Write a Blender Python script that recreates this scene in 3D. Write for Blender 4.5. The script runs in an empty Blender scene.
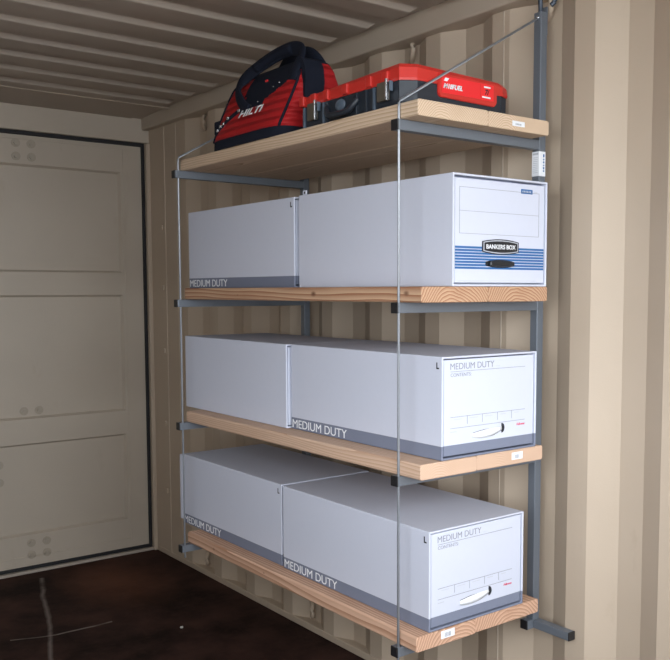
import bpy, bmesh, math, random
from mathutils import Vector, Matrix
random.seed(7)
S = bpy.context.scene
C = S.collection

# ------------------------------------------------------------------ materials
def nt(name, rough=.6, metal=0.0, spec=.5):
    m = bpy.data.materials.new(name); m.use_nodes = True
    n = m.node_tree; b = n.nodes['Principled BSDF']
    b.inputs['Roughness'].default_value = rough; b.inputs['Metallic'].default_value = metal
    b.inputs['Specular IOR Level'].default_value = spec
    return m, n, b
def N(n, t, **k):
    x = n.nodes.new(t)
    for a, v in k.items(): setattr(x, a, v)
    return x
def mth(n, op, a, b=None, c=None):
    x = N(n, 'ShaderNodeMath', operation=op)
    for i, v in enumerate((a, b, c)):
        if v is None: continue
        if isinstance(v, (int, float)): x.inputs[i].default_value = v
        else: n.links.new(v, x.inputs[i])
    return x.outputs[0]
def mix(n, f, a, b):
    x = N(n, 'ShaderNodeMix', data_type='RGBA')
    for s, v in ((0, f), (6, a), (7, b)):
        if isinstance(v, (int, float)): x.inputs[s].default_value = v
        elif isinstance(v, tuple): x.inputs[s].default_value = (*v, 1)
        else: n.links.new(v, x.inputs[s])
    return x.outputs[2]
def noise(n, vec, scale, detail=4, rough=.55):
    x = N(n, 'ShaderNodeTexNoise'); x.inputs['Scale'].default_value = scale
    x.inputs['Detail'].default_value = detail; x.inputs['Roughness'].default_value = rough
    if vec is not None: n.links.new(vec, x.inputs['Vector'])
    return x.outputs['Fac']
def ramp(n, f, lo, hi):
    x = N(n, 'ShaderNodeMapRange'); n.links.new(f, x.inputs[0])
    x.inputs[1].default_value = lo; x.inputs[2].default_value = hi
    return x.outputs[0]
def bump(n, b, h, strength, dist=.002):
    x = N(n, 'ShaderNodeBump'); x.inputs['Strength'].default_value = strength
    x.inputs['Distance'].default_value = dist
    n.links.new(h, x.inputs['Height']); n.links.new(x.outputs[0], b.inputs['Normal'])
def objco(n): return N(n, 'ShaderNodeTexCoord').outputs['Object']
def scaled(n, v, s):
    x = N(n, 'ShaderNodeMapping'); x.inputs['Scale'].default_value = s
    n.links.new(v, x.inputs[0]); return x.outputs[0]

def paint(name, c1, c2, rough=.5, grain=300, bs=.25, stain=None):
    m, n, b = nt(name, rough); v = objco(n)
    col = mix(n, ramp(n, noise(n, v, 2.2), .35, .7), c1, c2)
    if stain:
        f = ramp(n, noise(n, scaled(n, v, (3, 3, 1.2)), 2.5, 6, .7), .62, .74)
        col = mix(n, mth(n, 'MULTIPLY', f, .35), col, stain)
    n.links.new(col, b.inputs['Base Color'])
    bump(n, b, noise(n, v, grain, 3), bs, .001)
    return m
def plain(name, c, rough=.6, metal=0.0, grain=200, amt=.12, bs=.1, spec=.5):
    m, n, b = nt(name, rough, metal, spec); v = objco(n)
    col = mix(n, noise(n, v, grain), tuple(x * (1 - amt) for x in c), tuple(min(1, x * (1 + amt)) for x in c))
    n.links.new(col, b.inputs['Base Color'])
    if bs: bump(n, b, noise(n, v, grain, 2), bs, .001)
    return m
M = {}
M['wall'] = paint('tan_container_paint', (.50, .405, .31), (.47, .38, .29), .55, 260, .25, (.36, .27, .19))
M['door'] = paint('grey_tan_door_paint', (.50, .43, .35), (.465, .40, .325), .5, 160, .3, (.38, .30, .22))
M['roof'] = paint('roof_paint', (.44, .375, .315), (.40, .34, .29), .55, 240, .3, (.28, .22, .17))
M['rail'] = paint('rail_paint', (.49, .415, .335), (.46, .385, .305), .5, 260, .2)
M['bolt'] = plain('painted_bolt', (.40, .34, .27), .45)
M['rubber'] = plain('black_rubber', (.012, .012, .014), .7)
M['steel'] = plain('grey_powder_coated_steel', (.165, .185, .215), .4, .3, 500, .12, .15)
M['cap'] = plain('black_plastic_cap', (.012, .012, .014), .45)
M['rod'] = plain('zinc_rod', (.36, .385, .42), .4, .35, 300)
M['hook'] = plain('dark_hook_steel', (.07, .085, .11), .4, .4)
M['paper'] = plain('white_card', (.575, .60, .70), .75, 0, 60, .015, .06, .25)
M['band'] = plain('grey_printed_card', (.185, .205, .275), .75, 0, 60, .03, .06, .25)
M['ink'] = plain('grey_ink', (.25, .26, .30), .8, 0, 50, 0, 0)
M['pale_ink'] = plain('pale_grey_ink', (.50, .52, .57), .8, 0, 50, 0, 0)
M['white_ink'] = plain('white_ink', (.82, .83, .86), .8, 0, 50, 0, 0)
M['blue'] = plain('blue_ink', (.022, .12, .33), .7, 0, 50, .03, 0)
M['pink'] = plain('red_ink', (.75, .10, .17), .8, 0, 50, 0, 0)
M['black'] = plain('black_plastic', (.012, .014, .018), .35, 0, 100, .1, 0)
M['dark'] = plain('dark_slot', (.02, .022, .03), .8, 0, 50, 0, 0)
M['label'] = plain('white_sticker', (.80, .82, .86), .5, 0, 50, .01, 0)
M['case_red'] = plain('red_moulded_plastic', (.56, .030, .022), .38, 0, 500, .06, .15)
M['case_label'] = plain('bright_red_label', (.80, .025, .03), .35, 0, 50, .02, 0)
M['case_black'] = plain('black_moulded_plastic', (.018, .024, .034), .42, 0, 600, .15, .25)
M['case_grey'] = plain('slate_plastic', (.09, .12, .16), .4, 0, 300)
M['latch'] = plain('brushed_latch', (.16, .14, .11), .45, .5, 200)
M['silver'] = plain('bright_silver', (.62, .63, .65), .25, .9, 100)
M['strap'] = plain('navy_black_webbing', (.010, .013, .024), .85, 0, 900, .4, .6, .2)
M['chip'] = plain('white_chip', (.7, .68, .64), .8)
M['earth'] = plain('outside_concrete', (.34, .33, .31), .9, 0, 8, .15, .3)

def bag_cloth():
    m, n, b = nt('red_quilted_nylon', .62, 0, .3); v = objco(n)
    sp = N(n, 'ShaderNodeSeparateXYZ'); n.links.new(v, sp.inputs[0])
    w = mth(n, 'SINE', mth(n, 'ADD', mth(n, 'MULTIPLY', sp.outputs[2], 250.), mth(n, 'MULTIPLY', noise(n, v, 9), 3.5)))
    col = mix(n, noise(n, v, 500), (.36, .010, .014), (.48, .016, .018))
    n.links.new(col, b.inputs['Base Color']); bump(n, b, w, .75, .004)
    return m
M['bag_red'] = bag_cloth()

def wood(name, ca, cb, knots=(), ring=.0052, gp=2.2):
    """pine: growth rings round a pith under the board, knots at given object-space points"""
    m, n, b = nt(name, .7, 0, .25); v = objco(n)
    oi = N(n, 'ShaderNodeObjectInfo').outputs['Random']
    wv = scaled(n, v, (1, .10, 1))
    nz = N(n, 'ShaderNodeTexNoise'); nz.inputs['Scale'].default_value = 7; nz.inputs['Detail'].default_value = 3
    n.links.new(wv, nz.inputs['Vector'])
    off = N(n, 'ShaderNodeVectorMath', operation='SCALE'); off.inputs[3].default_value = .055
    n.links.new(nz.outputs['Color'], off.inputs[0])
    ad = N(n, 'ShaderNodeVectorMath', operation='ADD'); n.links.new(v, ad.inputs[0]); n.links.new(off.outputs[0], ad.inputs[1])
    sp = N(n, 'ShaderNodeSeparateXYZ'); n.links.new(ad.outputs[0], sp.inputs[0])
    x = mth(n, 'ADD', sp.outputs[0], mth(n, 'MULTIPLY_ADD', oi, .09, -.07))
    z = mth(n, 'ADD', sp.outputs[2], .035)
    r = mth(n, 'SQRT', mth(n, 'ADD', mth(n, 'MULTIPLY', x, x), mth(n, 'MULTIPLY', z, z)))
    ph = mth(n, 'FRACT', mth(n, 'DIVIDE', r, ring))
    g = mth(n, 'POWER', ph, gp)
    fib = noise(n, scaled(n, v, (1, .03, 1)), 420, 3)
    big = noise(n, scaled(n, v, (1, .3, 1)), 9)
    col = mix(n, g, ca, cb)
    col = mix(n, mth(n, 'MULTIPLY', ramp(n, fib, .45, .75), .22), col, tuple(q * .62 for q in ca))
    col = mix(n, mth(n, 'MULTIPLY', ramp(n, big, .5, .75), .35), col, cb)
    for kx, ky, kz, kr in knots:
        d = N(n, 'ShaderNodeVectorMath', operation='DISTANCE'); n.links.new(scaled(n, v, (1, .6, 1)), d.inputs[0])
        d.inputs[1].default_value = (kx, ky * .6, kz)
        f = N(n, 'ShaderNodeMapRange'); n.links.new(d.outputs['Value'], f.inputs[0])
        f.inputs[1].default_value = kr; f.inputs[2].default_value = kr * .45
        col = mix(n, f.outputs[0], col, (.13, .055, .03))
    n.links.new(col, b.inputs['Base Color'])
    bump(n, b, fib, .2, .001)
    return m
M['pine_top'] = wood('pale_pine', (.68, .52, .38), (.44, .29, .18))
M['pine_mid'] = wood('orange_pine', (.56, .37, .24), (.27, .105, .05),
                     ((-.106, -.555, .022, .009), (-.106, -.165, .02, .010), (-.106, .25, .016, .006)), .0078, 1.5)
M['pine_low'] = wood('pinkish_pine', (.64, .45, .33), (.48, .30, .20),
                     ((-.106, -.02, .02, .006), (-.106, .33, .014, .005)))
M['pine_base'] = wood('rosy_pine', (.64, .41, .29), (.35, .18, .105), ((-.106, .1, .02, .006), (-.106, .42, .02, .007)), .0095, 1.6)

def floor_mat():
    m, n, b = nt('dark_brown_floor', .75, 0, .12); v = objco(n)
    f1 = noise(n, v, 3, 6, .6); f2 = noise(n, v, 35, 5, .7)
    col = mix(n, ramp(n, f1, .38, .66), (.015, .0075, .006), (.068, .032, .025))
    col = mix(n, mth(n, 'MULTIPLY', ramp(n, f2, .5, .8), .5), col, (.060, .034, .026))
    # worn rusty patch near the door
    d = N(n, 'ShaderNodeVectorMath', operation='DISTANCE'); n.links.new(scaled(n, v, (1, .6, 1)), d.inputs[0]); d.inputs[1].default_value = (-.15, 2.25 * .6, 0)
    f = N(n, 'ShaderNodeMapRange'); n.links.new(mth(n, 'ADD', d.outputs['Value'], mth(n, 'MULTIPLY', f2, .2)), f.inputs[0])
    f.inputs[1].default_value = .38; f.inputs[2].default_value = .12
    col = mix(n, mth(n, 'MULTIPLY', f.outputs[0], .5), col, (.19, .075, .04))
    # scuffed pale scratches
    nz = N(n, 'ShaderNodeTexNoise'); nz.inputs['Scale'].default_value = 2.5; nz.inputs['Detail'].default_value = 3
    n.links.new(v, nz.inputs['Vector'])
    sc = N(n, 'ShaderNodeVectorMath', operation='MULTIPLY_ADD'); n.links.new(nz.outputs['Color'], sc.inputs[0])
    sc.inputs[1].default_value = (.05, .05, 0); n.links.new(v, sc.inputs[2])
    sp = N(n, 'ShaderNodeSeparateXYZ'); n.links.new(sc.outputs[0], sp.inputs[0])
    X, Y = sp.outputs[0], sp.outputs[1]
    def seg(x0, y0, x1, y1, w, k):
        L = math.hypot(x1-x0, y1-y0); ux, uy = (x1-x0)/L, (y1-y0)/L
        dx = mth(n, 'SUBTRACT', X, x0+.025); dy = mth(n, 'SUBTRACT', Y, y0+.025)
        t = mth(n, 'ADD', mth(n, 'MULTIPLY', dx, ux), mth(n, 'MULTIPLY', dy, uy))
        s = mth(n, 'ABSOLUTE', mth(n, 'SUBTRACT', mth(n, 'MULTIPLY', dx, uy), mth(n, 'MULTIPLY', dy, ux)))
        a = mth(n, 'SUBTRACT', 1.0, mth(n, 'MINIMUM', mth(n, 'DIVIDE', s, w), 1.0))
        b1 = mth(n, 'MULTIPLY', mth(n, 'GREATER_THAN', t, 0.), mth(n, 'LESS_THAN', t, L))
        return mth(n, 'MULTIPLY', mth(n, 'MULTIPLY', a, b1), mth(n, 'MULTIPLY', ramp(n, noise(n, v, 9, 5), .25, .5), k))
    for a in ((-.40, 2.5, -.545, 1.98, .014, .5), (-.545, 1.98, -.70, 1.46, .012, .5), (-.74, 1.83, -.58, 1.78, .008, .6), (-.58, 1.78, -.36, 1.78, .009, .75)):
        col = mix(n, seg(*a), col, (.34, .29, .26))
    n.links.new(col, b.inputs['Base Color']); bump(n, b, f2, .3, .002)
    return m
M['floor'] = floor_mat()

# ------------------------------------------------------------------ helpers
def wloc(p):
    v = Vector((0, 0, 0))
    while p: v += p.location; p = p.parent
    return v
def obj(name, bm, mats, parent=None, smooth=False, loc=None):
    """bm in world coordinates; the object's own origin is the parent's origin, or loc"""
    base = wloc(parent) if parent else Vector(loc or (0, 0, 0))
    bmesh.ops.translate(bm, verts=bm.verts, vec=-base)
    bmesh.ops.recalc_face_normals(bm, faces=bm.faces)
    me = bpy.data.meshes.new(name); bm.to_mesh(me); bm.free()
    if smooth:
        for p in me.polygons: p.use_smooth = True
    for m in (mats if isinstance(mats, (list, tuple)) else [mats]): me.materials.append(m)
    o = bpy.data.objects.new(name, me); C.objects.link(o)
    if parent: o.parent = parent
    else: o.location = base
    return o
def tag(o, label=None, cat=None, group=None, kind=None):
    if label: o['label'] = label
    if cat: o['category'] = cat
    if group: o['group'] = group
    if kind: o['kind'] = kind
    return o
def thing(name, loc, label, cat, group=None):
    o = bpy.data.objects.new(name, None); o.empty_display_size = .05; C.objects.link(o); o.location = loc
    return tag(o, label, cat, group)
def struct(name, bm, mat, parent=None, smooth=False):
    o = obj(name, bm, mat, parent, smooth)
    if not parent: o['kind'] = 'structure'
    return o
def bx(bm, lo, hi, bev=0, seg=2, mi=0):
    r = bmesh.ops.create_cube(bm, size=1)
    vs = r['verts']
    for v in vs:
        v.co = Vector(((lo[i]+hi[i])/2 + v.co[i]*(hi[i]-lo[i])) for i in range(3))
    fs = set(f for v in vs for f in v.link_faces)
    for f in fs: f.material_index = mi
    if bev:
        es = list(set(e for v in vs for e in v.link_edges))
        bmesh.ops.bevel(bm, geom=es, offset=bev, segments=seg, affect='EDGES', profile=.5, material=-1)
    return bm
def box(name, lo, hi, mat, parent=None, bev=0, seg=2, loc=None):
    return obj(name, bx(bmesh.new(), lo, hi, bev, seg), mat, parent, loc=loc)
def tube(bm, pts, r, n=10, closed=False, flat=None, cap=True):
    """tube along pts; flat=(wide, thin, ref vector) gives an oval strap section"""
    P = [Vector(p) for p in pts]; rings = []; L = len(P)
    for i, p in enumerate(P):
        a = P[(i-1) % L] if (closed or i > 0) else p
        c = P[(i+1) % L] if (closed or i < L-1) else p
        t = (c-a).normalized()
        ref = Vector(flat[2]) if flat else (Vector((0, 0, 1)) if abs(t.z) < .9 else Vector((1, 0, 0)))
        u = ref - t*ref.dot(t); u.normalize(); w = t.cross(u)
        ru, rw = (flat[0], flat[1]) if flat else (r, r)
        rings.append([bm.verts.new(p + u*ru*math.cos(2*math.pi*k/n) + w*rw*math.sin(2*math.pi*k/n)) for k in range(n)])
    m = L if closed else L-1
    for i in range(m):
        A, B = rings[i], rings[(i+1) % L]
        for k in range(n): bm.faces.new((A[k], A[(k+1) % n], B[(k+1) % n], B[k]))
    if not closed and cap:
        bm.faces.new(rings[0][::-1]); bm.faces.new(rings[-1])
    return bm
def smoothpath(pts, k=6):
    P = [Vector(p) for p in pts]; out = []
    for i in range(len(P)-1):
        p0 = P[max(i-1, 0)]; p1 = P[i]; p2 = P[i+1]; p3 = P[min(i+2, len(P)-1)]
        for j in range(k):
            t = j/k
            out.append(.5*((2*p1)+(p2-p0)*t+(2*p0-5*p1+4*p2-p3)*t*t+(3*p1-p0-3*p2+p3)*t**3))
    out.append(P[-1]); return out
def prism(bm, poly, ext, mi=0):
    """poly: list of 3D points, extruded by vector ext"""
    a = [bm.verts.new(p) for p in poly]; b = [bm.verts.new(Vector(p)+Vector(ext)) for p in poly]
    fs = [bm.faces.new(a), bm.faces.new(b[::-1])]
    for i in range(len(a)): fs.append(bm.faces.new((a[i], b[i], b[(i+1) % len(a)], a[(i+1) % len(a)])))
    for f in fs: f.material_index = mi
    return bm
FRONT = Matrix(((1, 0, 0), (0, 0, -1), (0, 1, 0)))        # columns: x, z, -y   (faces -y)
SIDE = Matrix(((0, 0, -1), (-1, 0, 0), (0, 1, 0)))         # columns: -y, z, -x  (faces -x)
def text(s, width, height, at, basis, mat, parent, name='lettering', shear=0, bold=0.0, align='l'):
    """lettering of exact overall width and height with its lower-left corner at 'at'"""
    cu = bpy.data.curves.new(name, 'FONT'); cu.body = s; cu.size = 1; cu.extrude = 0.0; cu.offset = bold; cu.shear = shear
    cu.fill_mode = 'FRONT'
    t = bpy.data.objects.new('tmp', cu); C.objects.link(t)
    dg = bpy.context.evaluated_depsgraph_get(); dg.update()
    me = bpy.data.meshes.new_from_object(t.evaluated_get(dg))
    bpy.data.objects.remove(t); bpy.data.curves.remove(cu)
    bm = bmesh.new(); bm.from_mesh(me); bpy.data.meshes.remove(me)
    xs = [v.co.x for v in bm.verts]; ys = [v.co.y for v in bm.verts]
    x0, x1, y0, y1 = min(xs), max(xs), min(ys), max(ys)
    r = bmesh.ops.extrude_face_region(bm, geom=list(bm.faces))
    top = [g for g in r['geom'] if isinstance(g, bmesh.types.BMVert)]
    for v in bm.verts: v.co.z = 0
    for v in top: v.co.z = .0004
    for v in bm.verts:
        p = Vector(((v.co.x-x0)/(x1-x0)*width, (v.co.y-y0)/(y1-y0)*height, v.co.z))
        v.co = basis @ p + Vector(at)
    return obj(name, bm, mat, parent)

# ------------------------------------------------------------------ camera (solved from the straight edges of the photograph)
yaw, pitch, roll = .6632, -.0796, -.0016
cy, sy, cp, sp_ = math.cos(yaw), math.sin(yaw), math.cos(pitch), math.sin(pitch)
fwd = Vector((sy*cp, cy*cp, sp_)); right = Vector((cy, -sy, 0)); up = right.cross(fwd)
r2 = math.cos(roll)*right + math.sin(roll)*up; u2 = -math.sin(roll)*right + math.cos(roll)*up
cam = bpy.data.cameras.new('camera'); co = bpy.data.objects.new('camera', cam); C.objects.link(co)
mw = Matrix((r2, u2, -fwd)).transposed().to_4x4(); mw.translation = Vector((-1.6782, -1.5865, 1.3229)); co.matrix_world = mw
cam.sensor_width = 36; cam.lens = 885.73/670*36
cam.shift_x = -(367.56-335)/670; cam.shift_y = (361.55-330)/670; cam.clip_start = .02; cam.clip_end = 200
S.camera = co

# ------------------------------------------------------------------ container shell
WX, WD = .2174, .037                    # plane of the inner flats, depth of the recesses
YB, YE = -2.0, 2.60                      # open end, door end
LX = -2.12
YL = -.50                                  # made-up opening in the left side, up to here, for side light
ZC = 2.165
yp = [2.27, 1.982, 1.693, 1.398, 1.115, .827, .539, .253, -.045, -.333]
while yp[-1] > YB+.3: yp.append(yp[-1]-.288)
def corrugated(xin, sgn, z0, z1):
    pts = [(xin, YE+.1)]
    for i, y in enumerate(yp):
        if i > 0:
            pts += []
        pts += [(xin+sgn*WD, y+.146) if i else None, (xin+sgn*WD, y+.073) if i else None, (xin, y), (xin, y-.066)]
    pts = [p for p in pts if p]
    pts.append((xin, YB))
    bm = bmesh.new()
    inn = [(bm.verts.new((x, y, z0)), bm.verts.new((x, y, z1))) for x, y in pts]
    out = [(bm.verts.new((x+sgn*.004, y, z0)), bm.verts.new((x+sgn*.004, y, z1))) for x, y in pts]
    for i in range(len(pts)-1):
        bm.faces.new((inn[i][0], inn[i][1], inn[i+1][1], inn[i+1][0]))
        bm.faces.new((out[i][0], out[i+1][0], out[i+1][1], out[i][1]))
    return bm
w = struct('wall_right', corrugated(WX, 1, 0, 2.2), M['wall'])
bm = bmesh.new(); tube(bm, [(WX, .208, .05), (WX, .208, 2.115)], .0022, 6); struct('weld_seam', bm, M['rail'], w)
_b, YB = YB, YL
_y = yp; yp = [y for y in yp if y > YL+.07]
struct('wall_left', corrugated(LX, -1, 0, 2.2), M['wall'])
YB, yp = _b, _y
HS = .80                                 # height of unseen panels, added under the openings to block low light
struct('light_block_left', bx(bmesh.new(), (LX-.04, YB, 0), (LX, YL, HS), .003), M['wall'])
struct('light_block_front', bx(bmesh.new(), (LX, YB-.04, 0), (WX+.04, YB, HS), .003), M['wall'])
struct('floor', bx(bmesh.new(), (LX-.06, YB, -.03), (WX+.06, YE+.12, 0)), M['floor'])
# lower and upper side rails
struct('baseboard_right', bx(bmesh.new(), (WX-.002, YB, 0), (WX+.06, YE+.1, .026), .003), M['wall'])
struct('baseboard_left', bx(bmesh.new(), (LX-.06, YL, 0), (LX+.002, YE+.1, .045), .003), M['wall'])
struct('trim_1', bx(bmesh.new(), (.178, YB, 2.113), (.262, YE, 2.20), .006), M['rail'])
struct('trim_2', bx(bmesh.new(), (LX-.04, YB, 2.113), (LX+.04, YE, 2.20), .006), M['rail'])
# pressed roof
ribs = [2.172-.2075*k for k in range(20)]
bm = bmesh.new()
prof = [(YE+.1, 0)]
for y in ribs:
    # from far to near: low flat, slope up facing the open end at y, high flat, slope down
    prof += [(y+.105, .017), (y+.090, 0), (y+.006, 0), (y+.001, .002), (y-.009, .015), (y-.013, .017)] if y != ribs[0] else [(y+.006, 0), (y+.001, .002), (y-.009, .015), (y-.013, .017)]
prof.append((YB, .017))
xs = [LX, LX+.06, .128, .150, .2]
cols = []
for j, x in enumerate(xs):
    cols.append([bm.verts.new((x, y, ZC+(d if (1 <= j <= 2 or y > 2.2) else .017))) for y, d in prof])
for j in range(len(xs)-1):
    for i in range(len(prof)-1):
        bm.faces.new((cols[j][i], cols[j+1][i], cols[j+1][i+1], cols[j][i+1]))
struct('ceiling', bm, M['roof'])
struct('roof_weld', tube(bmesh.new(), [(LX+.05, 2.262, ZC), (.17, 2.262, ZC)], .003, 6), M['rail'], bpy.data.objects['ceiling'])
struct('roof_sheet', bx(bmesh.new(), (LX-.06, YB, 2.21), (.27, YE+.15, 2.23)), M['roof'], bpy.data.objects['ceiling'])
# end frame: header, sill, jambs
struct('wall_back', bx(bmesh.new(), (LX-.06, YE, 2.053), (WX+.06, YE+.1, 2.2), .004), M['door'])
wb = bpy.data.objects['wall_back']
struct('sill', bx(bmesh.new(), (LX, YE, 0), (WX, YE+.1, .014), .003), M['roof'], wb)
for x0, x1 in ((.1985, .26), (LX-.05, LX+.02)):
    struct('door_jamb', bx(bmesh.new(), (x0, YE-.01, 0), (x1, YE+.1, 2.05), .003), M['wall'], wb)
struct('corner_post', bx(bmesh.new(), (WX-.003, 2.425, .0), (WX+.05, 2.452, 2.115), .003), M['wall'], wb)
struct('corner_post', bx(bmesh.new(), (WX-.002, 2.30, .04), (WX+.05, 2.33, 2.115), .0025), M['wall'], wb)
for z in (1.62, 1.33, 1.02, .66, .32):
    struct('weld_tab', bx(bmesh.new(), (WX-.010, 2.448, z), (WX, 2.464, z+.022), .002), M['wall'], wb)

def door(name, x0, x1, edge):
    """pressed leaf: frame bands with three recessed panels; edge = stile width on the right"""
    y0 = YE+.025; dp = .016; s = .010
    bm = bmesh.new()
    px0, px1 = x0+edge, x1-edge
    zz = [(1.413, 1.905), (.728, 1.306), (.178, .612)]
    zs = [.028]+[v for a in zz[::-1] for v in a]+[2.035]
    top = []
    def q(a, b, c, d): bm.faces.new([bm.verts.new(v) for v in (a, b, c, d)])
    q((x0, y0, .028), (px0, y0, .028), (px0, y0, 2.035), (x0, y0, 2.035))
    q((px1, y0, .028), (x1, y0, .028), (x1, y0, 2.035), (px1, y0, 2.035))
    for i in range(0, len(zs), 2): q((px0, y0, zs[i]), (px1, y0, zs[i]), (px1, y0, zs[i+1]), (px0, y0, zs[i+1]))
    for a, b in zz:
        o = [(px0, y0, a), (px1, y0, a), (px1, y0, b), (px0, y0, b)]
        n_ = [(px0+s, y0+dp, a+s), (px1-s, y0+dp, a+s), (px1-s, y0+dp, b-s), (px0+s, y0+dp, b-s)]
        for k in range(4): q(o[k], o[(k+1) % 4], n_[(k+1) % 4], n_[k])
        q(*n_)
    bmesh.ops.remove_doubles(bm, verts=bm.verts, dist=.0005)
    bx(bm, (x0, y0+.03, .028), (x1, y0+.045, 2.035))
    # narrow folded return along the stile and a groove under the top band
    d = struct(name, bm, M['door'])
    bm = bmesh.new()
    for lo, hi in (((x0-.012, y0-.014, .015), (x0, y0+.03, 2.052)), ((x1, y0-.014, .015), (x1+.0135, y0+.03, 2.052)),
                   ((x0, y0-.014, 2.036), (x1, y0+.03, 2.052)), ((x0, y0-.010, .015), (x1, y0+.03, .030))):
        bx(bm, lo, hi, .002)
    struct('gasket', bm, M['rubber'], d)
    bm = bmesh.new()
    for a, b in ((.066, .0),):
        bx(bm, (x1-edge+.012, y0-.003, .06), (x1-edge+.017, y0, 2.02), .001)
    bx(bm, (x0+.02, y0-.003, .072), (x1-edge+.014, y0, .077), .001)
    bx(bm, (x0+.02, y0-.003, 2.015), (x1-edge+.014, y0, 2.020), .001)
    struct('fold', bm, M['door'], d)
    return d, y0
d1, dy = door('door_1', -.95, .184, .107)
door('door_2', -2.09, -.97, .107)
for x, z, rec in [(-.418, 1.998, 0), (-.349, 1.998, 0), (-.418, 1.938, 0), (-.349, 1.938, 0), (-.415, .765, 1), (-.345, .765, 1),
             (-.535, .522, 1), (-.535, .440, 1), (-.405, .139, 0), (-.333, .139, 0), (-.405, .082, 0), (-.333, .082, 0)]:
    y = dy+(.016 if rec else 0)
    bm = bmesh.new()
    for r, h in ((.020, .003), (.011, .009)):
        n = 20 if r > .015 else 6
        prism(bm, [(x+r*math.cos(2*math.pi*k/n), y, z+r*math.sin(2*math.pi*k/n)) for k in range(n)], (0, -h, 0))
    struct('bolt', bm, M['bolt'], d1)
# outside ground beyond the open end
g = struct('ground', bx(bmesh.new(), (-16, -16, -.25), (12, 12, -.15)), M['earth'])

# ------------------------------------------------------------------ lashing rings welded in the recesses
def ring(y, z, flip, label, r=.034):
    x = WX+WD
    t = obj('lashing_ring', tube(bmesh.new(), [(x+.006-.036*math.sin(math.pi*a/12), y+.016-.050*math.sin(math.pi*a/12), z+r*.9*math.cos(math.pi*a/12)) for a in range(13)], .0088, 10),
            M['wall'], smooth=True, loc=(x, y, z))
    return tag(t, label, 'lashing ring', 'tan lashing rings on the right wall')
ring(2.10, .070, -.3, 'tan steel lashing ring low on the wall, nearest the door, under the far shelf end')
ring(1.235, .070, -.3, 'tan steel lashing ring low on the wall below the middle of the bottom shelf')
ring(2.07, 2.082, -1, 'tan steel lashing ring under the top rail to the left of the red bag')
ring(.645, 2.096, -.5, 'tan steel lashing ring tucked under the top rail above the red case')
ring(.076, 2.100, -1.2, 'tan steel lashing ring at the top of the near post, with the hook through it', .04)

# ------------------------------------------------------------------ shelf frames
Z = [1.767, 1.333, .910, .480]
TH = .038
def frame(y, label, foot, xf, xr):
    A = .0254
    t = thing('shelf_frame', (.2, y, Z[3]-TH-.045), label, 'shelf frame', 'grey steel hanging shelf frames')
    y1 = y+A
    zb = Z[3]-TH-.070
    box('post', (.187, y, zb), (.2124, y1, 2.068), M['steel'], t, .0018)
    box('post_collar', (.2124, y+.002, 2.01), (.2164, y1-.002, 2.085), M['steel'], t, .001)
    for z in Z:
        zt = z-TH-.0005
        arm = box('arm', (xf+.004, y, zt-A), (.187, y1, zt), M['steel'], t, .0018)
        box('end_cap', (xf, y-.0005, zt-A-.0005), (xf+.004, y1+.0005, zt+.0002), M['cap'], arm, .002)
        bm = bmesh.new(); bx(bm, (.155, y+.004, zt-.05), (.187, y+.008, zt-A), 0)
        bmesh.ops.delete(bm, geom=[], context='VERTS'); bm.free()
    s = box('stub', (.166, y, zb), (.187, y1, zb+A), M['steel'], t, .0018)
    box('end_cap', (.162, y-.0005, zb-.0005), (.166, y1+.0005, zb+A+.0005), M['cap'], s, .002)
    if foot:
        f = box('foot', (.187, y-.124, zb+.002), (.2124, y, zb+.002+A*.93), M['steel'], t, .0018)
        box('end_cap', (.1865, y-.128, zb+.0015), (.213, y-.124, zb+.0025+A*.93), M['cap'], f, .002)
    yr = y+.0045
    path = [(xr, yr, Z[3]-TH-A-.020), (xr, yr, Z[0]-.012), (xr+.0005, yr, Z[0]-.001), (xr+.003, yr, Z[0]+.005), (.187, y+.010, 2.052)]
    obj('rod', tube(bmesh.new(), path, .0032, 10), M['rod'], t, smooth=True)
    bm = bmesh.new(); bmesh.ops.create_uvsphere(bm, u_segments=12, v_segments=8, radius=.005)
    bmesh.ops.translate(bm, verts=bm.verts, vec=(.1855, y+.010, 2.053)); obj('rod_end', bm, M['silver'], t, smooth=True)
    hp = smoothpath([(.200, y+.013, 2.06), (.199, y+.013, 2.085), (.197, y+.010, 2.108), (.203, y-.004, 2.122), (.216, y-.014, 2.112), (.222, y-.016, 2.096), (.216, y-.008, 2.086)], 6)
    obj('hook', tube(bmesh.new(), hp, .0065, 10), M['hook'], t, smooth=True)
    return t
near = frame(.0446, 'grey square-tube shelf frame at the near end, with white label and foot', True, -.3130, -.3052)
far = frame(1.185, 'grey square-tube shelf frame at the far end beside the door', False, -.333, -.3180)
# sticker wrapped round the near post
lb = box('label', (.1862, .0438, 1.633), (.2115, .0700, 1.699), M['label'], near, .0005)
lb['label'] = 'white printed sticker wrapped round the post'
bm = bmesh.new()
bx(bm, (.1858, .047, 1.690), (.1862, .067, 1.695))
for k in range(9): bx(bm, (.1859, .049, 1.642+k*.005), (.1862, .066, 1.6432+k*.005))
obj('printing', bm, M['pale_ink'], lb)
bm = bmesh.new()
for z, h in ((1.645, .004), (1.652, .006), (1.661, .003), (1.668, .005), (1.676, .004), (1.684, .008)):
    bx(bm, (.2015, .0434, z), (.2065, .0438, z+h))
obj('printing', bm, M['blue'], lb)

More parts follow.
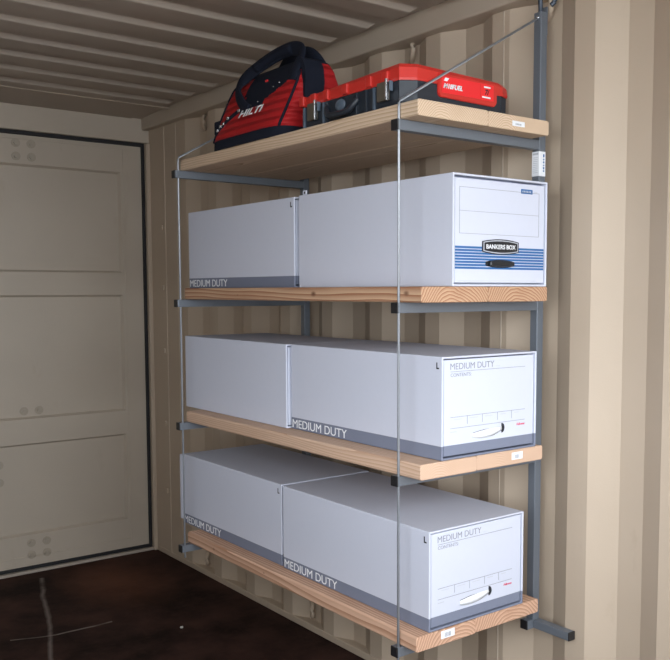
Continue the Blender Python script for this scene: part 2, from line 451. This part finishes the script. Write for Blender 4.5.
# ------------------------------------------------------------------ boards
X0 = [-.2996, -.3015, -.3015, -.2959]; X1 = [.160, .143, .137, .152]; Y0 = [-.0126, -.0290, -.0274, -.0081]
pm = ['pine_top', 'pine_mid', 'pine_low', 'pine_base']
where = ['top shelf', 'second shelf from the top', 'third shelf from the top', 'bottom shelf']
def board(x0, x1, y0, z, mat, label, bev=.006):
    L = 1.219
    bm = bmesh.new(); bx(bm, (x0, y0, z-TH), (x1, y0+L, z), 0)
    es = [e for e in bm.edges if abs(e.verts[0].co.y-e.verts[1].co.y) > .5]
    bmesh.ops.bevel(bm, geom=es, offset=bev, segments=4, affect='EDGES', profile=.5)
    es = [e for e in bm.edges if abs(e.verts[0].co.y-e.verts[1].co.y) < .01 and (abs(e.verts[0].co.y-y0) < .01 or abs(e.verts[0].co.y-y0-L) < .01)]
    bmesh.ops.bevel(bm, geom=es, offset=.0012, segments=1, affect='EDGES')
    o = obj('pine_board', bm, M[mat], loc=((x0+x1)/2, y0+L/2, z-TH))
    return tag(o, label, 'wooden board', 'pine boards laid in pairs on the shelf frames')
boards = []
for i in range(4):
    m = (X0[i]+X1[i])/2 + (.002, .0, -.03, -.02)[i]
    a = board(X0[i], m-.0007, Y0[i], Z[i], pm[i], f'front pine board of the {where[i]}, along its open edge')
    b_ = board(m+.0007, X1[i], Y0[i]+(.002, .001, .003, .004)[i], Z[i], pm[i], f'rear pine board of the {where[i]}, next to the wall')
    boards.append((a, b_))
# small barcode stickers on the board ends
def sticker(parent, x0, x1, z0, z1, y, n):
    s = box('sticker', (x0, y-.0006, z0), (x1, y+.0002, z1), M['label'], parent)
    s['label'] = 'white barcode sticker'
    bm = bmesh.new(); x = x0+.012
    while x < x1-.012:
        w_ = random.choice((.0008, .0014, .002)); bx(bm, (x, y-.0009, z0+.003), (x+w_, y-.0005, z1-.006)); x += w_+.0016
    obj('barcode', bm, M['ink'], s)
sticker(boards[0][1], .020, .066, 1.7405, 1.7535, Y0[0]+.002, 0)
sticker(boards[2][1], .017, .058, .884, .903, Y0[2]+.003, 0)
sticker(boards[3][0], -.214, -.168, .457, .477, Y0[3], 0)

# ------------------------------------------------------------------ file boxes
BW, BL0 = .3395, .663
def file_box(x, y, z, H, style, label, sidetext=True, band=True, flap=False, slot=True, BL=BL0, group='white cardboard file boxes on the shelves'):
    t = thing('file_box', (x+BW/2, y+BL/2, z), label, 'file box', group)
    BH = .0350
    z = z+.0006
    bm = bmesh.new(); bx(bm, (x, y, z), (x+BW, y+BL, z+H))
    ff = min(bm.faces, key=lambda f: f.calc_center_median().y)
    r = bmesh.ops.inset_region(bm, faces=[ff], thickness=.0075)
    r = bmesh.ops.extrude_face_region(bm, geom=[ff]); vs = [g for g in r['geom'] if isinstance(g, bmesh.types.BMVert)]
    bmesh.ops.translate(bm, verts=vs, vec=(0, .03, 0)); bmesh.ops.delete(bm, geom=[ff], context='FACES_ONLY')
    es = [e for e in bm.edges if len(e.link_faces) == 2 and e.calc_face_angle(0) > .5 and min(v.co.y for v in e.verts) < y+.005 or
          (abs(e.verts[0].co.y-e.verts[1].co.y) > .5)]
    bmesh.ops.bevel(bm, geom=es, offset=.0022, segments=3, affect='EDGES', profile=.5)
    # soft sag of the card walls
    r = bmesh.ops.bisect_plane(bm, geom=list(bm.verts)+list(bm.edges)+list(bm.faces), plane_co=(0, y+BL*.5, 0), plane_no=(0, 1, 0))
    if band:
        bmesh.ops.bisect_plane(bm, geom=list(bm.verts)+list(bm.edges)+list(bm.faces), plane_co=(0, 0, z+BH), plane_no=(0, 0, 1))
        for f in bm.faces:
            if f.calc_center_median().z < z+BH-.0005: f.material_index = 1
    obj('shell', bm, [M['paper'], M['band']], t)
    # drawer front
    dx0, dx1, dz0, dz1 = x+.0090, x+BW-.0079, z+.0088, z+H-(.0105 if style == 'liberty' else .0084)
    yd = y+.0035
    bm = bmesh.new(); bx(bm, (dx0, yd, dz0), (dx1, yd+.05, dz1), .0018)
    if band:
        bmesh.ops.bisect_plane(bm, geom=list(bm.verts)+list(bm.edges)+list(bm.faces), plane_co=(0, 0, z+BH), plane_no=(0, 0, 1))
        for f in bm.faces:
            if f.calc_center_median().z < z+BH-.0005: f.material_index = 1
    dr = obj('drawer', bm, [M['paper'], M['band']], t)
    yf = yd-.0001
    def ln(nm, x0, z0, x1, z1, mat, th=.0012, par=None):
        return obj(nm, bx(bmesh.new(), (x0, yf-.0004, z0), (x1, yf+.0001, z1)), mat, par or dr)
    if style == 'duty':
        text('MEDIUM DUTY', .152, .0155, (x+.030, yf, z+.2205), FRONT, M['ink'], dr)
        ln('printed_line', x+.191-.003, z+.2215, x+.203, z+.2228, M['pale_ink'])
        ln('printed_line', x+.031, z+.2150, x+.298, z+.2161, M['ink'])
        text('CONTENTS:', .070, .0085, (x+.031, yf, z+.2030), FRONT, M['ink'], dr)
        ln('printed_line', x+.031, z+.1030, x+.298, z+.1041, M['ink'])
        ln('printed_line', x+.031, z+.0755, x+.298, z+.0766, M['ink'])
        for k, q in enumerate((.088, .141, .195, .247)):
            ln('printed_line', x+q, z+.083, x+q+.001, z+.103, M['ink'])
        for q, w_ in ((.043, .026), (.096, .030), (.150, .028), (.206, .020), (.257, .018)):
            ln('printed_caption', x+q, z+.0965, x+q+w_, z+.0982, M['pale_ink'])
        ln('printed_caption', x+.031, z+.066, x+.052, z+.0685, M['pale_ink'])
        text('Fellowes', .031, .0065, (x+.267, yf, z+.0625), FRONT, M['pink'], dr, shear=.2, bold=.02)
        # torn hand hole: white tongue curling over a dark crescent
        cxm, czm = x+.165, z+.0555
        def arc(x0, x1, zc, h0, h1, k=14):
            up_ = [(x0+(x1-x0)*i/k, yf-.0006, zc+h1*math.sin(math.pi*i/k)) for i in range(k+1)]
            dn = [(x0+(x1-x0)*i/k, yf-.0006, zc-h0*math.sin(math.pi*i/k)) for i in range(k, -1, -1)]
            return up_+dn[1:-1]
        bm = bmesh.new()
        prism(bm, [(x+.212+.010*math.cos(a), yf-.0004, z+.0615+.0125*math.sin(a)) for a in [math.radians(-100+20*i) for i in range(11)]] +
              [(x+.212-.0015, yf-.0004, z+.0625)], (0, .0008, 0))
        prism(bm, arc(x+.108, x+.218, z+.0585, .015, .0055), (0, .0010, 0))
        hh = obj('hand_hole', bm, M['dark'], dr); hh['label'] = 'dark crescent hand hole'
        bm = bmesh.new()
        k = 12; rows = []
        for i in range(k+1):
            q = i/k; xx = x+.106+.104*q; hgt = .0145*math.sin(math.pi*min(1, .12+.80*q))**.6
            zc = z+.0525+.009*q*q
            yy = yf-.0012-.0025*math.sin(math.pi*q)
            rows.append([bm.verts.new((xx, yy, zc-hgt*.75)), bm.verts.new((xx, yy-.001, zc)), bm.verts.new((xx, yf-.0012, zc+hgt*.62)),
                         bm.verts.new((xx, yf-.0008, zc+hgt*.60)), bm.verts.new((xx, yf-.0008, zc-hgt*.72))])
        for i in range(k):
            for j in range(5): bm.faces.new((rows[i][j], rows[i][(j+1) % 5], rows[i+1][(j+1) % 5], rows[i+1][j]))
        bm.faces.new(rows[0]); bm.faces.new(rows[-1][::-1])
        tf = obj('hole_flap', bm, M['label'], dr, smooth=True); tf['label'] = 'white card tongue folded out of the hand hole'
    elif style == 'liberty':
        def rect(x0, z0, x1, z1, th=.0009):
            ln('printed_line', x0, z0, x1, z0+th, M['ink']); ln('printed_line', x0, z1-th, x1, z1, M['ink'])
            ln('printed_line', x0, z0, x0+th, z1, M['ink']); ln('printed_line', x1-th, z0, x1, z1, M['ink'])
        rect(x+.024, z+.128, x+.310, z+.240)
        ln('printed_line', x+.024, z+.1825, x+.310, z+.1833, M['ink'])
        ln('printed_patch', x+.241, z+.2365, x+.284, z+.2480, M['blue'])
        for k in range(6): obj('printed_mark', bx(bmesh.new(), (x+.246+k*.0058, yf-.0006, z+.2400), (x+.249+k*.0058, yf-.0003, z+.2445)), M['pale_ink'], dr)
        for k in range(3): ln('printed_mark', x+.289+k*.005, z+.2405, x+.292+k*.005, z+.2445, M['pale_ink'])
        zb0, zb1 = z+.0425, z+.0995; nst = 8; p = (zb1-zb0)/nst
        for k in range(nst):
            ln('blue_stripe', dx0+.001, zb0+p*k, dx1-.002, zb0+p*k+p*.74, M['blue'])
        def plaque(nm, cx_, cz_, w_, h_, sq, mat, y0_, dpt, par):
            pts = []
            for a in range(40):
                t_ = 2*math.pi*a/40; c_, s_ = math.cos(t_), math.sin(t_)
                xx = w_/2*max(-1, min(1, c_*1.12)); zz_ = h_/2*math.copysign(min(1, abs(s_)*2.2), s_)*(1-sq*1.5*(xx/(w_/2))**2)
                pts.append((cx_+xx, y0_, cz_+zz_))
            return obj(nm, prism(bmesh.new(), pts, (0, -dpt, 0)), mat, par)
        cx_, cz_ = x+.167, z+.0985
        e = plaque('emblem', cx_, cz_, .131, .0385, .22, M['black'], yf, .002, dr); e['label'] = 'black oval maker emblem'
        e2 = plaque('emblem_ring', cx_, cz_, .124, .0330, .22, M['pale_ink'], yf-.002, .0006, e)
        e3 = plaque('emblem_field', cx_, cz_, .119, .0285, .22, M['black'], yf-.0026, .0005, e)
        text('BANKERS BOX', .106, .0115, (cx_-.053, yf-.0032, cz_-.0057), FRONT, M['label'], e, bold=.03)
        h = plaque('handle', x+.166, z+.0565, .104, .0205, .35, M['black'], yf, .0015, dr)
        bm = bmesh.new()
        bx(bm, (x+.124, yf-.010, z+.0495), (x+.203, yf-.0015, z+.0635), .0042, 4)
        obj('grip', bm, M['black'], h)
        ln('printed_line', x+.02, z+.0135, x+.30, z+.0143, M['pale_ink'])
    # side details
    xs_ = x-.0001
    def sd(nm, y0_, z0_, y1_, z1_, mat):
        return obj(nm, bx(bmesh.new(), (xs_-.0005, y0_, z0_), (xs_+.0003, y1_, z1_)), mat, t)
    bm = bmesh.new(); bx(bm, (xs_-.0005, y+.0170, z+H-.030), (xs_+.0003, y+.0205, z+H-.014)); bx(bm, (xs_-.0005, y+.011, z+H-.030), (xs_+.0003, y+.017, z+H-.0265))
    if not slot: bm.free()
    elif style != 'liberty': obj('locking_slot', bm, M['dark'], t)
    else:
        bm.free()
        bm = bmesh.new(); bx(bm, (x+.006, y+BL-.032, z+H-.001), (x+.009, y+BL-.012, z+H+.014), .001)
        ct = obj('corner_tab', bm, M['paper'], t)
        obj('locking_slot', bx(bmesh.new(), (x+.0052, y+BL-.025, z+H+.004), (x+.006, y+BL-.019, z+H+.010)), M['dark'], ct)
    if band and sidetext:
        text('MEDIUM DUTY', .272, .0240, (xs_, y+BL-.006, z+.0050), SIDE, M['white_ink'], t)
    if flap:
        box('rear_flap', (x-.003, y+BL+.0005, z+.012), (x+BW-.02, y+BL+.022, z+H-.004), M['paper'], t, .002)
    return t
HM, HT = .2534, .2715
file_box(-.2009, -.0283, Z[1], HT, 'liberty', 'white file box with blue stripes and black oval emblem on its front', sidetext=False, band=False)
file_box(-.2310, -.0255, Z[2], HM, 'duty', 'white grey-banded file box at the near end of the third shelf from the top')
file_box(-.2511, -.0050, Z[3], HM, 'duty', 'white grey-banded file box at the near end of the bottom shelf')
file_box(-.2040, .6560, Z[1], .2700, 'duty', 'white grey-banded file box behind the blue-striped one', BL=.690)
file_box(-.2440, .6450, Z[2], HM, 'duty', 'plain white file box without a grey band, far end of third shelf', sidetext=False, band=False, slot=False)
file_box(-.2470, .6740, Z[3], HM, 'duty', 'white grey-banded file box at the far end of the bottom shelf, overhanging the board', flap=True)

# ------------------------------------------------------------------ tool bag
ZT = Z[0]+.0006
bag = thing('tool_bag', (-.18, .80, ZT), 'red and black soft tool bag with carry handles on the top shelf', 'tool bag')
lev = [  # z, x0, x1, y0, y1
    (0.000, -.290, -.050, .605, 1.028), (.004, -.294, -.046, .600, 1.032), (.034, -.293, -.048, .594, 1.030), (.075, -.277, -.058, .582, 1.030),
    (.115, -.262, -.068, .570, 1.024), (.160, -.243, -.080, .563, 1.016), (.197, -.226, -.095, .568, 1.004),
    (.222, -.210, -.108, .582, .980), (.236, -.188, -.130, .612, .945)]
def bagdim(h):
    for a, b in zip(lev, lev[1:]):
        if h <= b[0]+1e-9:
            t = (h-a[0])/(b[0]-a[0]); return [a[i]*(1-t)+b[i]*t for i in range(1, 5)]
    return list(lev[-1][1:])
def bagsurf(h, ang, off=0.0):
    x0, x1, y0, y1 = bagdim(h); x0 -= off; x1 += off; y0 -= off; y1 += off
    c_, s_ = math.cos(ang), math.sin(ang); e = .36
    # cloth slumps a little between base and top
    return Vector(((x0+x1)/2+(x1-x0)/2*math.copysign(abs(c_)**e, c_), (y0+y1)/2+(y1-y0)/2*math.copysign(abs(s_)**e, s_), ZT+h))
bm = bmesh.new(); NA, NH = 220, 76; rings_ = []
for i in range(NH+1):
    h = .236*i/NH; rr = []
    for k in range(NA):
        # spread samples along the long sides
        a = 2*math.pi*k/NA; a = a-.0*math.sin(4*a)
        rr.append(bm.verts.new(bagsurf(h, a)))
    rings_.append(rr)
for i in range(NH):
    for k in range(NA):
        f = bm.faces.new((rings_[i][k], rings_[i][(k+1) % NA], rings_[i+1][(k+1) % NA], rings_[i+1][k]))
        c_ = f.calc_center_median(); h = c_.z-ZT
        if h < .030: f.material_index = 1
        elif .578 < c_.y < .862 and h > .098+max(0, .80-c_.y)*.40+max(0, .640-c_.y)*.5: f.material_index = 1
        elif h > .214 and .59 < c_.y < .93: f.material_index = 1
        else: f.material_index = 0
bm.faces.new(rings_[0][::-1]); f = bm.faces.new(rings_[-1]); f.material_index = 1
body = obj('body', bm, [M['bag_red'], M['strap']], bag, smooth=True)
# piping along near and far corners
for ang in (math.radians(180+46), math.radians(180-46)):
    obj('piping', tube(bmesh.new(), [bagsurf(.03+.19*i/24, ang, .001) for i in range(25)], .0042, 8), M['strap'], bag, smooth=True)
# front and back handles
for dxh, dz in ((0, 0), (.075, -.004)):
    if dxh == 0:
        hp = [(-.266, .812, ZT+.105), (-.266, .856, ZT+.140), (-.257, .886, ZT+.176), (-.240, .880, ZT+.212), (-.220, .825, ZT+.243), (-.204, .745, ZT+.266),
              (-.198, .665, ZT+.270), (-.204, .606, ZT+.248), (-.226, .606, ZT+.200), (-.238, .612, ZT+.165)]
    else:
        hp = [(-.105, .830, ZT+.150), (-.115, .840, ZT+.195), (-.135, .830, ZT+.232), (-.150, .770, ZT+.258), (-.152, .700, ZT+.268), (-.148, .640, ZT+.254), (-.130, .612, ZT+.220), (-.108, .612, ZT+.170)]
    obj('handle', tube(bmesh.new(), smoothpath(hp, 6), 0, 12, flat=(.006, .021, (1, 0, .1))), M['strap'], bag, smooth=True)
obj('hand_grip', tube(bmesh.new(), smoothpath([(-.222, .83, ZT+.240), (-.212, .785, ZT+.256), (-.203, .735, ZT+.268), (-.198, .665, ZT+.270)], 5), .015, 12), M['strap'], bag, smooth=True)
# wide webbing panel on the near end
bm = bmesh.new(); prev = None
for i in range(16):
    h = .100+.130*i/15; x0, x1, y0, y1 = bagdim(h)
    xa, xb = -.226+.02*(h-.1), -.160+.01*(h-.1)
    if i < 3: xa += (.008, .004, .001)[i]; xb -= (.008, .004, .001)[i]
    row = [bm.verts.new((xx, y0-off+dyy, ZT+h)) for xx, off, dyy in ((xa, .005, 0), (xb, .006, 0), (xb, 0, .012), (xa, 0, .014))]
    if prev:
        for k in range(4): bm.faces.new((prev[k], prev[(k+1) % 4], row[(k+1) % 4], row[k]))
    else: bm.faces.new(row)
    prev = row
bm.faces.new(prev[::-1])
obj('end_strap', bm, M['strap'], bag)
# compression strap with silver buckles at the far corner
def onside(y, h, off=.002):
    x0, x1, y0, y1 = bagdim(h); n = abs((y-(y0+y1)/2)/((y1-y0)/2)); n = min(n, .999)
    s_ = n**(1/.36); c_ = math.sqrt(max(0, 1-s_*s_))**.36
    return Vector(((x0+x1)/2-(x1-x0)/2*c_-off, y, ZT+h))
sp = [onside(.842, .118), onside(.875, .112), onside(.91, .10), onside(.94, .088), onside(.97, .070), onside(.995, .055)]
cs = obj('strap', tube(bmesh.new(), sp, 0, 8, flat=(.0022, .007, (1, 0, 0))), M['strap'], bag)
for y, h in ((.862, .112), (.925, .098), (.945, .083), (.962, .077), (.978, .066)):
    p = onside(y, h, .006)
    bm = bmesh.new(); bx(bm, tuple(p-Vector((.003, .006, .0045))), tuple(p+Vector((.003, .006, .0045))), .0015)
    obj('buckle', bm, M['silver'], cs)
box('side_pocket', (-.262, 1.002, ZT+.060), (-.20, 1.040, ZT+.105), M['strap'], bag, .006)
for y, h in ((.672, .168), (.70, .160), (.765, .125), (.80, .118)):
    p = onside(y, h, .002)
    bm = bmesh.new(); bmesh.ops.create_uvsphere(bm, u_segments=8, v_segments=6, radius=.0022); bmesh.ops.translate(bm, verts=bm.verts, vec=p)
    obj('rivet', bm, M['silver'], bag, smooth=True)
box('zip_pull', tuple(onside(.755, .188, .006)-Vector((0, .006, .003))), tuple(onside(.755, .188, .001)+Vector((0, .006, .003))), M['case_label'], bag, .001)
# brand lettering lies along the sloping side
p0 = onside(.850, .062, .0022); p1 = onside(.850, .092, .0022)
upv = (p1-p0).normalized(); rv = Vector((0, -1, 0)); nv = rv.cross(upv)
text('HILTI', .140, .023, p0+Vector((-.0065, -.018, .020)), Matrix((rv, upv, nv)).transposed(), M['white_ink'], bag, shear=.25, bold=.03)

# ------------------------------------------------------------------ power tool case
case = thing('tool_case', (-.09, .30, ZT), 'hard red-lidded black tool case lying flat at near end of the top shelf', 'tool case')
def plan(ins):
    x0, x1, y0, y1, c = -.272+ins, .100-ins, .062+ins, .525-ins, .036
    c2 = .045
    return [(x0, y0+c*.7), (x0+c, y0), (x1-c2, y0), (x1-c2*.3, y0+c2*.3), (x1, y0+c2), (x1, y1-c2), (x1-c2, y1), (x0+c, y1), (x0, y1-c)]
def loft(bm, levels, bump_=None):
    R_ = []
    for z_, ins in levels:
        R_.append([bm.verts.new((x_, y_, ZT+z_+(bump_(x_, y_, z_) if bump_ else 0))) for x_, y_ in plan(ins)])
    for A_, B_ in zip(R_, R_[1:]):
        for k in range(len(A_)): bm.faces.new((A_[k], A_[(k+1) % len(A_)], B_[(k+1) % len(A_)], B_[k]))
    bm.faces.new(R_[0][::-1]); bm.faces.new(R_[-1])
    return bm
obj('lower_shell', loft(bmesh.new(), [(0, .008), (.006, .002), (.012, 0), (.062, 0)]), M['case_black'], case)
def hump(x_, y_, z_): return .009*max(0, 1-abs(y_-.07)/.35)*max(0, 1-abs(x_+.26)/.11)*(z_ > .07)-.004*(y_ > .4)*(z_ > .07)
lid = obj('lid', loft(bmesh.new(), [(.0625, -.002), (.068, -.003), (.086, -.001), (.096, .006), (.1015, .022)], hump), M['case_red'], case)
# raised ribs of the lid along the long side
for y in (.50, .445, .385, .30, .20, .135):
    box('lid_rib', (-.281, y-.011, ZT+.064), (-.262, y+.011, ZT+.091), M['case_red'], lid, .003)
# chamfered grey corner
# red label plate on the near end
bm = bmesh.new(); xa, xb = -.172, .034
poly = [(xa+.006, .056, ZT+.032), (xb-.010, .056, ZT+.030), (xb, .056, ZT+.040), (xb, .056, ZT+.088), (xa, .056, ZT+.088), (xa, .056, ZT+.040)]
prism(bm, poly, (0, .012, 0)); bmesh.ops.bevel(bm, geom=[e for e in bm.edges], offset=.002, segments=2, affect='EDGES')
pl = obj('label_plate', bm, M['case_red'], lid)
fc = box('label', (xa+.010, .0552, ZT+.043), (xb-.014, .0562, ZT+.083), M['case_label'], pl)
obj('printed_logo', prism(bmesh.new(), [(xa+.016, .0552, ZT+.072), (xa+.027, .0552, ZT+.071), (xa+.034, .0552, ZT+.079), (xa+.022, .0552, ZT+.080)], (0, -.0004, 0)), M['label'], fc)
text('M18FUEL', .066, .0125, (xa+.015, .0551, ZT+.0540), FRONT, M['label'], fc, shear=.3, bold=.05)
box('printed_line', (.5*(xa+xb)+.040, .0549, ZT+.046), (.5*(xa+xb)+.041, .0553, ZT+.080), M['case_red'], fc)
box('printed_caption', (xb-.050, .0549, ZT+.0735), (xb-.026, .0553, ZT+.0775), M['label'], fc)
text('7/', .016, .014, (xb-.046, .0551, ZT+.056), FRONT, M['dark'], fc, shear=.2, bold=.03)
box('printed_caption', (xb-.056, .0549, ZT+.048), (xb-.026, .0553, ZT+.052), M['label'], fc)
# latches, handle and vertical ribs along the open side
for y in (.448, .142):
    l = box('latch', (-.283, y-.020, ZT+.020), (-.272, y+.020, ZT+.066), M['latch'], case, .002)
    box('latch_bail', (-.290, y-.026, ZT+.018), (-.281, y-.020, ZT+.070), M['silver'], l, .0012)
    box('latch_bail', (-.286, y-.036, ZT+.040), (-.276, y-.032, ZT+.064), M['case_grey'], l, .001)
for y in (.493, .400, .385, .255, .215, .182):
    box('shell_rib', (-.2775, y-.0035, ZT+.006), (-.268, y+.0035, ZT+.061), M['case_grey'] if y in (.493, .400, .182) else M['case_black'], case, .001)
hp = smoothpath([(-.274, .385, ZT+.045), (-.283, .375, ZT+.030), (-.287, .355, ZT+.018), (-.288, .315, ZT+.016), (-.287, .275, ZT+.018), (-.283, .258, ZT+.030), (-.274, .250, ZT+.045)], 5)
obj('handle', tube(bmesh.new(), hp, .008, 10), M['case_black'], case, smooth=True)
bm = bmesh.new(); bmesh.ops.create_uvsphere(bm, u_segments=24, v_segments=12, radius=1)
bmesh.ops.scale(bm, verts=bm.verts, vec=(.006, .022, .015)); bmesh.ops.translate(bm, verts=bm.verts, vec=(-.274, .325, ZT+.042))
obj('badge', bm, M['case_grey'], case, smooth=True)

# ------------------------------------------------------------------ chip of debris on the floor
bm = bmesh.new(); prism(bm, [(-.168, 1.536, .0003), (-.160, 1.540, .0003), (-.158, 1.549, .0003), (-.166, 1.551, .0003), (-.172, 1.544, .0003)], (0, 0, .004))
tag(obj('paint_chip', bm, M['chip'], loc=(-.165, 1.544, 0)), 'small white chip lying on the dark floor in front of the shelves', 'debris')

# ------------------------------------------------------------------ light: daylight through the open end and the made-up side opening
wd = bpy.data.worlds.new('sky'); S.world = wd; wd.use_nodes = True
bg = wd.node_tree.nodes['Background']; bg.inputs[0].default_value = (.88, .94, 1.0, 1); bg.inputs[1].default_value = 4.0
for nm, w_, h_, loc_, rot_ in (('side_portal', YL-YB, 2.15, (LX-.05, (YL+YB)/2, (2.15+HS)/2), (0, math.radians(-90), 0)),):
    q_ = bpy.data.lights.new(nm, 'AREA'); q_.shape = 'RECTANGLE'; q_.size = h_-HS; q_.size_y = w_; q_.cycles.is_portal = True
    qo = bpy.data.objects.new(nm, q_); C.objects.link(qo); qo.location = loc_; qo.rotation_euler = rot_
pl_ = bpy.data.lights.new('doorway_portal', 'AREA'); pl_.shape = 'RECTANGLE'; pl_.size = 2.30; pl_.size_y = 2.15-HS
pl_.cycles.is_portal = True
po = bpy.data.objects.new('doorway_portal', pl_); C.objects.link(po); po.location = ((WX+LX)/2, YB-.05, (2.15+HS)/2)
po.rotation_euler = (math.radians(90), 0, 0)
S.view_settings.view_transform = 'Standard'; S.view_settings.look = 'None'; S.view_settings.gamma = 1
S.view_settings.exposure = 1.0
S.view_settings.use_curve_mapping = False
